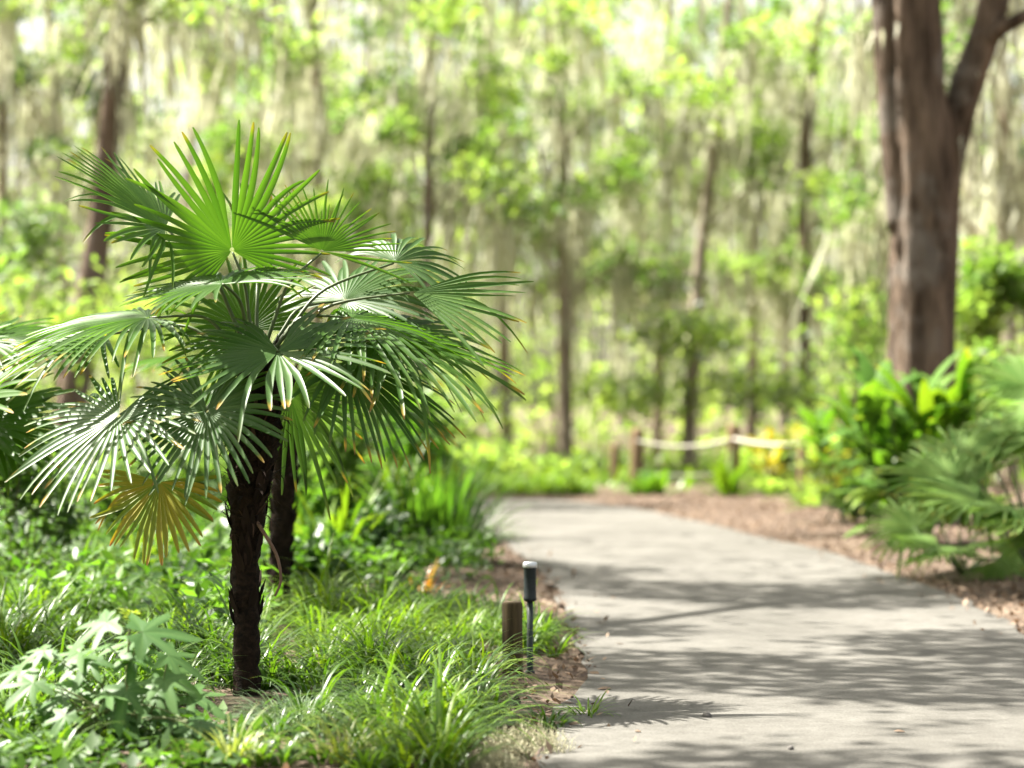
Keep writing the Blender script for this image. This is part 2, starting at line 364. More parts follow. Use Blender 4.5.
# ------------------------------------------------------------------ the main palm
YP = 11.9
palm = thing('fan_palm', 'windmill fan palm with shaggy dark trunk in the left bed, sharp and largest', 'palm', P(247, 705, YP))
o0 = np.array(palm.location)
heart = P(256, 352, YP + .04)
def shaggy_trunk(root, org, pts, rads, nstrip, strip_zone, seg=18):
    g = Geo(); pp = spline(pts, 60); rr = np.interp(np.linspace(0, 1, 60), np.linspace(0, 1, len(rads)), rads)
    rr = rr * (1 + .05 * np.sin(np.arange(60) * 2.1) + .04 * rng.randn(60))
    tube(g, pp, rr, seg, rough=.11)
    o = g.build('trunk', M['fibre'], root, org)
    n = nstrip; g = Geo()
    k = (len(pp) * (strip_zone[0] + (strip_zone[1] - strip_zone[0]) * rng.rand(n) ** .8)).astype(int).clip(0, 59)
    az = rng.rand(n) * 6.28
    b = pp[k] + np.stack([np.cos(az), np.sin(az), 0 * az], 1) * (rr[k] * .93)[:, None]
    ribbons(g, b, az, 1.0 + .5 * rng.randn(n), .05 + .12 * rng.rand(n), .008 + .02 * rng.rand(n) ** 2, 2.6 * rng.rand(n), K=4, wob=.2, rnd=rng.rand(n) ** 2)
    # persistent old leaf bases, wrapping upward
    n = 90; k = (60 * (strip_zone[0] * .5 + (strip_zone[1] - strip_zone[0] * .5) * rng.rand(n))).astype(int).clip(0, 57); az = rng.rand(n) * 6.28
    b = pp[k] + np.stack([np.cos(az), np.sin(az), 0 * az], 1) * (rr[k] * .9)[:, None]
    ribbons(g, b, az, 1.25, .09 + .06 * rng.rand(n), .05, .2 * rng.randn(n), K=3, fold=.5, rnd=rng.rand(n) * .35)
    g.build('fibre_sheath', M['fibre_strip'], o, org)
    return o
trk = shaggy_trunk(palm, o0, [P(247, 712, YP), P(247, 640, YP), P(246, 560, YP), P(250, 480, YP), P(256, 420, YP + .02), P(258, 350, YP + .04)],
             [.068, .061, .059, .066, .095, .112, .11, .06], 420, (.45, .98))
g = Geo()
tube(g, spline([P(257, 522, YP - .06), P(266, 536, YP - .1), P(277, 556, YP - .12), P(281, 580, YP - .12), P(275, 596, YP - .12)], 14), np.linspace(.011, .006, 14), 6)
g.build('dead_stalk', M['deadstalk'], palm, o0)

#  hub(px,py,dY)  tip(px,py,dY)  normal  R  span  n  material  options
FR = [
 (232, 250, .05, 206, 124, -.10, (.15, -1, -.25), .66, 270, 38, 'palm', dict(cone=.12, droop=.02, wear=.35, side=.5, split=.40)),
 (165, 228, .10, 80, 172, -.10, (.42, -.42, .85), .64, 200, 34, 'palm', dict(cone=.06, droop=.06, wear=.4, side=.62)),
 (322, 251, .06, 345, 192, .06, (.1, -.97, -.05), .33, 176, 30, 'palm', dict(cone=.05, droop=.02, wear=.4, side=2.2, split=.36)),
 (412, 293, .05, 505, 308, -.06, (-.10, -.75, .6), .58, 74, 15, 'palm', dict(cone=.06, droop=.08, wear=.55, side=.3)),
 (222, 284, -.28, 180, 276, .1, (-.05, -.30, .95), .50, 300, 40, 'palm_old', dict(cone=.05, droop=.06, wear=.35, side=.85)),
 (278, 352, -.36, 280, 397, -.76, (0, -.56, .83), .56, 325, 40, 'palm_old', dict(cone=.08, droop=.03, wear=.8, side=.85)),
 (352, 318, .06, 480, 345, .02, (.05, -.22, .95), .68, 240, 38, 'palm', dict(cone=.08, droop=.30, wear=.9, side=.62)),
 (385, 338, .02, 500, 378, -.1, (.25, -.42, .9), .68, 230, 38, 'palm', dict(cone=.12, droop=.20, wear=1, side=.6)),
 (345, 362, -.12, 425, 425, -.20, (.45, -.5, .75), .60, 190, 32, 'palm_old', dict(cone=.10, droop=.2, wear=1, side=.7)),
 (148, 318, .0, 40, 330, -.1, (-.1, -.22, .96), .66, 240, 38, 'palm', dict(cone=.08, droop=.18, wear=1, side=.6)),
 (105, 335, .30, 0, 352, .25, (-.2, -.3, .95), .55, 200, 30, 'palm', dict(cone=.08, droop=.2, wear=1, side=.6)),
 (119, 416, -.30, 70, 484, -.58, (-.35, -.62, .72), .54, 310, 40, 'palm_old', dict(cone=.12, droop=.10, wear=.95, side=.72)),
 (207, 411, -.44, 200, 474, -.64, (-.2, -.7, .7), .46, 330, 42, 'palm_old', dict(cone=.14, droop=.08, wear=.9, side=.85)),
 (160, 482, -.16, 148, 552, -.24, (-.25, -.9, .4), .37, 205, 27, 'palm_dead', dict(cone=.10, droop=.06, wear=.95, side=.8, split=.58)),
 # back and filler fronds
 (258, 268, .38, 262, 205, .5, (0, -1, .15), .44, 60, 12, 'palm', dict(cone=.0, droop=.0, wear=.4)),
 (345, 300, .40, 400, 270, .55, (.2, -.3, .9), .55, 300, 40, 'palm_old', dict(cone=.05, droop=.22, wear=.5, side=.8)),
 (395, 262, .30, 425, 238, .45, (.3, -.3, .9), .40, 200, 26, 'palm_old', dict(cone=.05, droop=.45, wear=.5, side=.8)),
 (290, 395, .30, 330, 450, .35, (.1, -.8, .5), .45, 240, 32, 'palm_old', dict(cone=.08, droop=.2, wear=1, side=.8)),
 (248, 330, .25, 212, 272, .35, (-.1, -.9, .3), .46, 250, 34, 'palm', dict(cone=.10, droop=.08, wear=.3, side=.7)),
]
for k, (hx, hy, hd, tx, ty, td, nn, R, sp, n, mt, opt) in enumerate(FR):
    hub = P(hx, hy, YP + hd); tip = P(tx, ty, YP + td)
    fr = fan(Geo(), hub, tip - hub, nn, R, n, sp, rs=k, rnd0=.3 + .4 * ((k * 37) % 10) / 10, **opt).build('frond', M[mt], palm, o0)
    if mt == 'palm_dead': fr['label'] = 'dying frond gone orange and yellow, hanging lowest'
    mid = (heart + hub) / 2 + np.array([0, 0, .05 + .04 * (hub[2] > heart[2])]); low = heart + nrm(hub - heart) * .04 + np.array([0, 0, -.08])
    tube(Geo(), spline([low, (low + mid) / 2 + [0, 0, .02], mid, hub - nrm(tip - hub) * .01], 16), np.linspace(.013, .006, 16), 6, rnd=rng.rand()).build('petiole', M['petiole'], fr, o0)

# second palm behind
YS = 15.8
palm2 = thing('fan_palm', 'slimmer fan palm with dark trunk standing close behind the large sharp palm', 'palm', P(279, 632, YS))
o2 = np.array(palm2.location); h2 = P(292, 385, YS)
shaggy_trunk(palm2, o2, [P(279, 640, YS), P(280, 560, YS), P(284, 480, YS), P(288, 420, YS), P(292, 370, YS)], [.080, .072, .075, .09, .10, .06], 160, (.4, .95), 12)
for k in range(6):
    a = k * 2.4 + .9; e = .55 - .16 * k
    hub = h2 + .62 * np.array([math.cos(a) * math.cos(e), math.sin(a) * math.cos(e), math.sin(e)]) * [1, 1, .75]
    ax = np.array([math.cos(a), math.sin(a), -.25 + e * .6]); nv = np.array([-math.cos(a) * .4, -math.sin(a) * .4, .9])
    fr = fan(Geo(), hub, ax, nv, .52, 30, 260, rs=60 + k, cone=.08, droop=.22, wear=.8, side=.7).build('frond', M['palm_old'], palm2, o2)
    tube(Geo(), spline([h2, (h2 + hub) / 2 + [0, 0, .05], hub], 8), np.linspace(.013, .007, 8), 5).build('petiole', M['petiole'], fr, o2)

# ------------------------------------------------------------------ low plants
def palmetto(label, base, nf, R, rise, spread, seed, mat='palmetto', name='palmetto', azr=(0, 6.28), elr=(-.1, 1.3), cat='palmetto', wear=.3, group=None):
    r = np.random.RandomState(seed); root = thing(name, label, cat, base, group); o = np.array(base)
    for k in range(nf):
        a = azr[0] + (azr[1] - azr[0]) * ((k * .618) % 1); e = elr[0] + (elr[1] - elr[0]) * ((k * .381 + .1 * r.rand()) % 1)
        dv = np.array([math.cos(a) * math.cos(e), math.sin(a) * math.cos(e), math.sin(e)])
        L = spread * (.8 + .4 * r.rand()); hub = o + dv * L + [0, 0, rise * (.35 + .65 * max(0, math.sin(e)))]
        ax = nrm(dv * [1, 1, .6] + [0, 0, -.25]); nv = nrm(np.array([-math.cos(a) * .35 - .3, -math.sin(a) * .3 - .5, .7]))
        fr = fan(Geo(), hub, ax, nv, R * (.85 + .3 * r.rand()), 30, 265, rs=seed + k, cone=.10, droop=.10, wear=wear, side=.8).build('frond', M[mat], root, o)
        tube(Geo(), spline([o + [0, 0, .02], o + dv * L * .5 + [0, 0, rise * .5], hub], 8), np.linspace(.014, .008, 8), 5).build('petiole', M['petiole'], fr, o)
    return root
def bush(label, c, rad, nl, size, mat, name='shrub', cat='shrub', clumps=14, up=.5, aspect=.45, stems=6, group=None, mats2=None, frac2=.0):
    c = np.asarray(c, float); rad = np.asarray(rad, float)
    root = thing(name, label, cat, (c[0], c[1], 0), group); o = np.array([c[0], c[1], 0])
    g, s = Geo(), Geo()
    for k in range(clumps):
        d = rng.randn(3); d /= np.linalg.norm(d); cc = c + d * rad * (.25 + .6 * rng.rand())
        cc[2] = max(cc[2], .12 * rad[2])
        mm = 1 if (mats2 and rng.rand() < frac2) else 0
        blob(g, cc, rad * (.3 + .2 * rng.rand()), nl // clumps, size, rnd=np.clip(rng.rand() + .25 * rng.randn(nl // clumps), 0, 1), up=up, aspect=aspect, m=mm)
        if k < stems: tube(s, spline([o + rng.randn(3) * [.08, .08, 0], (o + cc) / 2 + rng.randn(3) * .08 * rad, cc], 7), np.linspace(.018, .006, 7) * max(.5, min(1.6, rad[2])), 5)
    s.build('stem', M['twig'], root, o)
    g.build('foliage', [M[mat]] + ([M[mats2]] if mats2 else []), root, o)
    return root
def tussock(label, base, n, L, W, mat, name='grass_clump', cat='grass clump', bend=(1.0, 2.2), el=(.7, 1.45), spread=.06, fold=.25, wear=.0, prof='blade', K=7, group=None, azr=(0, 6.283)):
    root = thing(name, label, cat, base, group); o = np.array(base)
    g = Geo(); az = azr[0] + (azr[1] - azr[0]) * rng.rand(n)
    b = o + np.stack([np.cos(az), np.sin(az), 0 * az], 1) * (spread * rng.rand(n, 1)) - [0, 0, .01]
    ribbons(g, b, az, el[0] + (el[1] - el[0]) * rng.rand(n), L * (.6 + .5 * rng.rand(n)), W * (.7 + .5 * rng.rand(n)), bend[0] + (bend[1] - bend[0]) * rng.rand(n), K=K, fold=fold, prof=prof, wear=wear * (rng.rand(n) < .4), side=.25 * rng.randn(n))
    g.build('foliage', M[mat], root, o)
    return root
def lobed(g, hub, az, pitch, size, m=0, rnd=.5, droop=.35, tilt=.0):
    """oakleaf-type leaf with five pointed, toothed lobes"""
    n = 48; ph = np.linspace(-2.75, 2.75, n)
    r = np.full(n, .30)
    for c0, w0, h0 in ((0, .34, .72), (.82, .27, .50), (-.82, .27, .50), (1.75, .32, .33), (-1.75, .32, .33)):
        r = np.maximum(r, .30 + h0 * np.maximum(0, 1 - np.abs(ph - c0) / w0) ** .8)
    r = r * (1 + .06 * np.sin(ph * 30)) * (1 + .04 * rng.randn(n))
    vein = sum(np.exp(-((ph - c0) / .075) ** 2) for c0 in (0, .82, -.82, 1.75, -1.75))
    rings = [.0, .3, .6, .85, 1.0]; V, C = [], []
    for q in rings:
        x = np.cos(ph) * r * q; y = np.sin(ph) * r * q
        z = -droop * (x * x + y * y) * .6 + .10 * np.abs(np.sin(ph * 1.9)) * q * r - .06 * np.abs(y)
        V.append(np.stack([x, y, z], 1)); C.append(np.stack([np.full(n, q * .9), np.clip(rnd * .55 + .6 * vein, 0, 1), np.zeros(n)], 1))
    V = np.concatenate(V) * size
    ca, sa, cp, sp_ = math.cos(az), math.sin(az), math.cos(pitch), math.sin(pitch)
    X = V[:, 0] * cp - V[:, 2] * sp_; Z = V[:, 0] * sp_ + V[:, 2] * cp
    W = np.stack([X * ca - V[:, 1] * sa, X * sa + V[:, 1] * ca, Z], 1)
    c_, s_ = math.cos(tilt), math.sin(tilt); W = np.stack([W[:, 0], W[:, 1] * c_ - W[:, 2] * s_, W[:, 1] * s_ + W[:, 2] * c_], 1) + hub
    F = [[i * n + j, i * n + j + 1, (i + 1) * n + j + 1, (i + 1) * n + j] for i in range(len(rings) - 1) for j in range(n - 1)]
    return g.add(W, F, np.concatenate(C), m)

# oakleaf hydrangea at the lower left
YH = 10.1
hy = thing('hydrangea', 'young hydrangea with large pale lobed leaves low at the left front', 'hydrangea', G(120, 762) + [0, .1, 0])
oh = np.array(hy.location); g, s = Geo(), Geo()
HL = [(88, 622, 3.3, .22), (165, 632, .2, .27), (125, 640, 3.6, .20), (68, 660, 3.1, .20), (62, 692, 3.3, .24), (112, 702, 4.6, .19), (185, 655, -.2, .2),
      (180, 672, -.6, .21), (205, 695, -.5, .22), (150, 692, 4.2, .18), (95, 672, 2.6, .17), (45, 735, 3.4, .17), (160, 735, 4.9, .18), (205, 728, -.4, .2), (110, 732, 4.4, .18), (75, 740, 3.9, .15),
      (140, 660, .9, .17), (100, 645, 2.2, .16), (35, 710, 3.0, .15), (20, 745, 3.6, .13), (128, 715, 5.3, .16), (190, 745, 5.6, .16), (60, 715, 2.4, .15), (152, 712, .5, .16), (85, 758, 4.2, .15), (130, 760, 5.0, .15)]
tips = [P(130, 622, YH), P(92, 650, YH + .1), (P(158, 700, YH - .05)), P(70, 700, YH), P(175, 690, YH + .1)]
for k, tp in enumerate(tips):
    tube(s, spline([oh + rng.randn(3) * [.05, .05, 0], (oh + tp) / 2 + rng.randn(3) * .03, tp], 10), np.linspace(.010, .004, 10), 6)
for k, (px, py, az, sz) in enumerate(HL):
    dY = rng.uniform(-.22, .22); hub = P(px, py, YH + dY)
    sz *= .98; px = 125 + (px - 125) * 1.22
    hub = hub - np.array([math.cos(az), math.sin(az) * .3, 0]) * sz * .35
    st = min(tips, key=lambda q: np.linalg.norm(q - hub)); st = oh + (st - oh) * rng.uniform(.6, .95)
    tube(s, spline([st, (st + hub) / 2 + [0, 0, .02], hub], 6), .0035, 5)
    lobed(g, hub, az + rng.uniform(-.3, .3), rng.uniform(-.5, .05), sz, rnd=rng.rand(), droop=rng.uniform(.25, .55), tilt=rng.uniform(.2, .65))
for k in range(7): lobed(g, P(130, 614, YH) + rng.randn(3) * .008, k * .9, rng.uniform(.3, 1.0), .055, m=1, rnd=rng.rand())
keep_state = rng.get_state()
for k in range(34):                        # lower and outer leaves that fill the bush out
    px, py = rng.uniform(15, 222), rng.uniform(640, 752)
    if (px - 120) ** 2 / 110 ** 2 + max(0, 690 - py) ** 2 / 62 ** 2 > 1: continue
    hub = P(px, py, YH + rng.uniform(-.3, .15)); az = math.atan2(-.35, (px - 120) / 90) + rng.uniform(-.6, .6)
    st = oh + (P(120, 700, YH) - oh) * rng.uniform(.4, 1.0)
    tube(s, spline([st, (st + hub) / 2 + [0, 0, .03], hub], 6), .003, 5)
    lobed(g, hub, az, rng.uniform(-.4, .05), rng.uniform(.13, .19), rnd=rng.rand(), droop=rng.uniform(.25, .6), tilt=rng.uniform(.05, .6))
rng.set_state(keep_state)
s.build('stem', M['stem'], hy, oh); g.build('foliage', [M['hydra'], M['hydra_new']], hy, oh)

# the bed: grassy ground cover as one mass
def cover(name, n, x0, x1, y0, y1, Lr, Wr, mats, per=16, cond=None, lime=.3, wear=.25, bend=(1.0, 2.3)):
    g = Geo(); p, Xl, Xr = bed_points(n, x0, x1, y0, y1)
    d = Xl - p[:, 0]; k = d > .03
    if cond is not None: k &= cond(p, d)
    p = p[k]; c = len(p)
    size = 1 + .5 * np.sin(p[:, 0] * 2.3 + p[:, 1] * 1.1) * np.sin(p[:, 1] * 1.7 - p[:, 0]); size *= (.7 + .6 * rng.rand(c))
    yl = (np.sin(p[:, 0] * 1.1 + p[:, 1] * .5 + 1) + np.sin(p[:, 1] * 1.4 - p[:, 0] * .8) + rng.randn(c) * .8) > (1 - 2 * lime) * 1.6
    for mi in range(len(mats)):
        q = p[yl == bool(mi)]; sz = size[yl == bool(mi)]
        b = np.repeat(np.column_stack([q, ground_h(q[:, 0], q[:, 1])]), per, 0); nn = len(b); s2 = np.repeat(sz, per)
        az = rng.rand(nn) * 6.283
        b = b + np.stack([np.cos(az), np.sin(az), 0 * az], 1) * .05 * rng.rand(nn, 1)
        ribbons(g, b, az, .75 + .75 * rng.rand(nn), s2 * (Lr[0] + (Lr[1] - Lr[0]) * rng.rand(nn)), Wr[0] + (Wr[1] - Wr[0]) * rng.rand(nn), bend[0] + (bend[1] - bend[0]) * rng.rand(nn), K=6, fold=.25, m=mi,
                rnd=np.clip(np.repeat(rng.rand(len(q)), per) + .2 * rng.randn(nn), 0, 1), wear=wear * (rng.rand(nn) < .2), side=.3 * rng.randn(nn))
    return g.build(name, mats, kind='stuff')
def front_bed(p, d):
    px = 512 + p[:, 0] * FPX / p[:, 1]; Y = p[:, 1]
    k = (d > .1) & (rng.rand(len(p)) < np.clip(.3 + d * 1.6, 0, 1))
    k &= ~((px < 255) & (Y < 11.2) & (rng.rand(len(p)) < .82))                 # mulch shows round the hydrangea
    k &= ~((np.abs(px - 247) < 60) & (Y > 10.5) & (Y < 12.1))                  # and round the palm's foot
    k &= ~((px > 235) & (px < 355) & (Y < 11.3) & (rng.rand(len(p)) < .85))      # the mondo mound
    k &= ~((px > 256) & (px < 304) & (Y > 12.6) & (Y < 16))                    # and the rear palm's
    k &= ~((px > 465) & (Y < 11.0))                                           # and the lichen
    k &= ~((px > 482) & (Y > 11.3) & (Y < 14.2))                              # and the stake's
    return k
cover('ground_cover', 1250, -3.2, .4, 9.3, 16.5, (.20, .42), (.013, .022), [M['strap'], M['strap_lime']], 18, cond=front_bed, lime=.35)
cover('bed_grass', 1500, -7.5, .2, 15, 31, (.3, .6), (.02, .036), [M['strap'], M['strap_lime']], 14, cond=lambda p, d: (d > .5) & ~((np.abs(512 + p[:, 0] * FPX / p[:, 1] - 280) < 26) & (p[:, 1] < 16)) & (512 + p[:, 0] * FPX / p[:, 1] < 285 + 60 * (p[:, 1] < 17)), lime=.5)
g = Geo(); p, Xl, Xr = bed_points(3200, -6.5, .1, 13, 30); k = (Xl - p[:, 0]) > .55; p = p[k]
for q in p[(p[:, 1] > 18)][::2]: blob(g, [q[0], q[1], .18 + .12 * rng.rand()], [.22, .22, .2], 26, .09, rnd=np.clip(rng.rand() + .2 * rng.randn(26), 0, 1), up=.8, aspect=.5, m=int(rng.rand() < .35))
for q in np.column_stack([-4.8 + 4.4 * rng.rand(90), 13.6 + 10 * rng.rand(90)]):
    if 0 < 512 + q[0] * FPX / q[1] < 330 and not (245 < 512 + q[0] * FPX / q[1] < 312 and q[1] < 16.4): blob(g, [q[0], q[1], .22 + .2 * rng.rand()], [.3, .3, .26], 70, .13, rnd=np.clip(rng.rand() + .2 * rng.randn(70), 0, 1), up=.8, aspect=.4, m=int(rng.rand() < .55))
for q in np.column_stack([-2.3 + 1.35 * rng.rand(120), 9.1 + 1.7 * rng.rand(120)]):
    blob(g, [q[0], q[1], .06 + .05 * rng.rand()], [.16, .16, .07], 16, .085, rnd=np.clip(rng.rand() + .2 * rng.randn(16), 0, 1), up=1.2, aspect=.55, m=int(rng.rand() < .8))
g.build('low_foliage', [M['bed_lime'], M['f_dark']], kind='stuff')

g = Geo(); q = np.column_stack([-6 + 7.2 * rng.rand(420), 36.9 + 2.2 * rng.rand(420), np.zeros(420)]); b = np.repeat(q, 14, 0); nn = len(b)
ribbons(g, b + .05 * rng.randn(nn, 3) * [1, 1, 0], rng.rand(nn) * 6.28, .8 + .7 * rng.rand(nn), .2 + .4 * rng.rand(nn), .04, 1 + rng.rand(nn), K=5, m=0)
q = np.column_stack([-13 + 26 * rng.rand(900), 38.6 + 24 * rng.rand(900), np.zeros(900)]); b = np.repeat(q, 8, 0); nn = len(b)
ribbons(g, b + .12 * rng.randn(nn, 3) * [1, 1, 0], rng.rand(nn) * 6.28, .7 + .7 * rng.rand(nn), .25 + .5 * rng.rand(nn), .065, 1 + rng.rand(nn), K=4, m=0)  # sparse lime tufts added to brighten the dark floor of the woods
g.build('verge_grass', [M['strap_lime']], kind='stuff')
# distinct clumps in the bed
def ground_at(px, py):
    q = G(px, py); q[2] = max(0.0, float(ground_h(q[:1], q[1:2])[0])); return q
tussock('fine silvery-green mondo grass mound between palm trunk and bottom edge', ground_at(302, 742), 900, .29, .0065, 'mondo', spread=.24, bend=(1.4, 2.8), fold=0, K=6, el=(.6, 1.5))
tussock('cream striped grass tuft at the very front, beside the mondo mound', ground_at(345, 778), 70, .30, .013, 'varieg', wear=.3, bend=(.8, 1.9))
tussock('cream striped grass tuft at the front just under the hydrangea', ground_at(232, 782), 60, .30, .013, 'varieg', wear=.3, bend=(.8, 1.9))
for px, py, n, L, lab in ((405, 738, 80, .40, 'lush strap-leaved clump at the front nearest the pale lichen'), (462, 718, 70, .25, 'lush strap-leaved clump right in front of the wooden stake'), (548, 726, 60, .19, 'lush strap-leaved clump sprawling onto the path edge'),
                          (375, 690, 70, .42, 'arching strap-leaved clump midway between palm trunk and stake'), (432, 672, 70, .42, 'arching strap-leaved clump left behind the wooden stake'), (330, 680, 70, .42, 'arching strap-leaved clump close beside the palm trunk')):
    tussock(lab, ground_at(px, py), n, L, .0145, 'strap', name='strap_plant', cat='strap plant', wear=.35, spread=.09, group='strap-leaved clumps at the front of the bed', el=(.6, 1.4), bend=(1.0, 2.4))
tussock('small lime strap-leaved tuft at the bed corner touching the path', ground_at(588, 716), 45, .22, .012, 'strap_lime', name='strap_plant', cat='strap plant', wear=.3, spread=.06, el=(.4, 1.2))
for (px, py, lab, r0) in ((523, 752, 'pale dry lichen cushion at the path edge, larger of the two', .15), (488, 772, 'pale dry lichen cushion at the front, smaller and whiter', .11)):
    b = ground_at(px, py); g = Geo(); n = 2200; r0 *= 1.15
    d = rng.randn(n, 3); d[:, 2] = np.abs(d[:, 2]); d /= np.linalg.norm(d, axis=1)[:, None]
    lump = 1 + .25 * np.sin(d[:, 0] * 5 + 1) * np.sin(d[:, 1] * 4)
    q = b + d * (rng.rand(n, 1) ** .4) * [r0 * 1.2, r0, r0 * .55] * lump[:, None]
    ribbons(g, q, rng.rand(n) * 6.28, rng.rand(n) * 1.4 - .3, .03 + .05 * rng.rand(n), .0035, 3 * rng.randn(n), K=5, wob=.7, prof='strand')
    tag(g.build('lichen_cushion', M['lichen'], origin=tuple(b)), lab, 'lichen')
# fern, shrubs, bromeliad in the middle of the bed
tussock('tall bright green sword fern clump at the far edge of the bed beside the path', ground_at(432, 566), 230, 1.1, .045, 'bed_lime', name='fern', cat='fern', spread=.35, el=(1.1, 1.5), bend=(.2, .8), wear=.2)
tussock('darker arching fern at the foot of the tall bright fern', ground_at(455, 562), 130, .85, .04, 'strap', name='fern', cat='fern', spread=.25, el=(.6, 1.3), bend=(.6, 1.6))
bush('dark glossy shrub left of the orange bromeliad', P(378, 535, 19.5), (.34, .35, .48), 1100, .11, 'broad_dark', mats2='bed_lime', frac2=.25)
bush('tall light green shrub rising behind the second palm trunk', P(335, 480, 22), (.6, .5, .8), 1400, .22, 'f_green', mats2='bed_lime', frac2=.5, aspect=.25)
bush('rounded mid green shrub between dark shrub and palm trunk', P(330, 570, 17.8), (.4, .3, .42), 900, .13, 'bed_lime', mats2='f_dark', frac2=.3)
bush('leafy green shrub under the palm fronds at the right, behind the fern', P(410, 455, 26), (.9, .6, .7), 1600, .2, 'f_green', mats2='bed_lime', frac2=.4)
tussock('long strap-leaved lily clump right of the second palm trunk', ground_at(335, 585), 60, 1.0, .06, 'strap_lime', name='lily_clump', cat='lily', spread=.2, el=(.8, 1.45), bend=(.5, 1.5))
tussock('long strap-leaved lily clump behind the two palm trunks', ground_at(300, 548), 60, 1.2, .07, 'strap', name='lily_clump', cat='lily', spread=.25, el=(.8, 1.45), bend=(.5, 1.5))
tussock('long strap-leaved lily clump between dark shrub and tall fern', ground_at(385, 548), 60, 1.1, .06, 'strap_lime', name='lily_clump', cat='lily', spread=.25, el=(.9, 1.45), bend=(.4, 1.3))
tussock('orange and yellow bromeliad low in the bed near the path', ground_at(424, 605), 13, .30, .045, 'orange', name='bromeliad', cat='bromeliad', fold=.3, el=(.7, 1.4), bend=(.2, 1.0))
tussock('broad lime-leaved plant beside the orange bromeliad', ground_at(388, 622), 14, .42, .11, 'broad', name='broadleaf_plant', cat='broadleaf plant', fold=.2, prof='ellip', el=(.6, 1.4), bend=(.3, 1.2), wear=.3)
tussock('low silver-leaved plant behind the wooden stake', ground_at(440, 628), 14, .24, .08, 'silver', name='silver_plant', cat='silver plant', fold=.15, prof='ellip', el=(.3, 1.2), bend=(.2, 1.1))
tussock('small silver-leaved plant between the two palms and the lime broadleaf', ground_at(345, 620), 12, .3, .07, 'silver', name='silver_plant', cat='silver plant', fold=.15, prof='ellip', el=(.3, 1.2), bend=(.2, 1.1))
tussock('broad dark green leaves spreading beside the mulch behind the bromeliad', ground_at(462, 622), 16, .36, .09, 'broad', name='broadleaf_plant', cat='broadleaf plant', fold=.2, prof='ellip', el=(.2, .9), bend=(.3, 1.0))
tussock('bright lime grass clump at the far left under the palm', ground_at(30, 640), 150, .6, .022, 'strap_lime', spread=.3, bend=(.6, 1.8))
tussock('pale silvery grass clump under the left drooping fronds', ground_at(60, 560), 130, .75, .022, 'mondo', spread=.3, bend=(.8, 2.0))
tussock('lime grass clump just left of the palm trunk', ground_at(190, 640), 120, .5, .02, 'strap_lime', spread=.25, bend=(.8, 2.0))
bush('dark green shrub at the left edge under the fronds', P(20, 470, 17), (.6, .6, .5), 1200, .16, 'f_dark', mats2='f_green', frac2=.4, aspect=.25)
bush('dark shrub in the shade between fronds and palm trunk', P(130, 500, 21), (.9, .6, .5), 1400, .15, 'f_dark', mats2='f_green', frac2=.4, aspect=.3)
bush('mid green shrub close behind the palm trunk', P(215, 490, 25), (.8, .6, .7), 1500, .15, 'f_green', mats2='f_dark', frac2=.4, aspect=.35)
palmetto('fan palm with drooping fronds cut off by the left edge of the picture', P(-66, 470, 13.2) * [1, 1, 0], 10, .58, 2.0, .35, 300, 'palm', 'fan_palm', elr=(.4, .75), cat='palm', wear=.8)

# ------------------------------------------------------------------ stake and path light
b = G(513, 676); sk = thing('wooden_stake', 'short weathered wooden stake beside the path light', 'stake', b)
s_ = 13.15 / FPX; g = Geo(); hgt = 74 * s_; rr = 10.2 * s_
zz = np.array([-.05, .0, .06, .14, .24, hgt - .012, hgt - .003, hgt])
tube(g, np.stack([b[0] - .012 * zz, b[1] + 0 * zz, zz], 1), [rr, rr * 1.02, rr, rr * .99, rr, rr, rr * .97, rr * .9], 14, rough=.05)
g.build('post', M['postwood'], sk, b)
g = Geo(); tube(g, [[b[0] - .012 * hgt, b[1], hgt - .002], [b[0] - .012 * hgt, b[1], hgt + .003]], [rr * .88, rr * .84], 14); g.build('cut_end', M['endgrain'], sk, b)
b = G(530, 673); lt = thing('path_light', 'slim dark green path light on a pole beside the stake', 'path light', b)
s_ = b[1] / FPX; H = 111 * s_
def lathe(prof, mat, name, parent, seg=20):
    g = Geo(); tube(g, [[b[0], b[1], z] for r_, z in prof], [r_ for r_, z in prof], seg); return g.build(name, mat, parent, b)
lathe([(3.4 * s_, -.04), (3.4 * s_, .0), (3.2 * s_, .02), (3.1 * s_, H * .66)], M['lamppole'], 'pole', lt)
lathe([(4.6 * s_, H * .645), (6.6 * s_, H * .66), (6.6 * s_, H * .68), (6.2 * s_, H * .69), (6.2 * s_, H * .94), (6.7 * s_, H * .95)], M['lampbody'], 'lamp_head', lt)
lathe([(7.1 * s_, H * .95), (7.3 * s_, H * .96), (7.3 * s_, H * .985), (6.6 * s_, H), (3 * s_, H * 1.004)], M['lampcap'], 'cap', lt)
lathe([(5 * s_, .0), (5 * s_, .012), (3.3 * s_, .016)], M['lamppole'], 'base', lt)
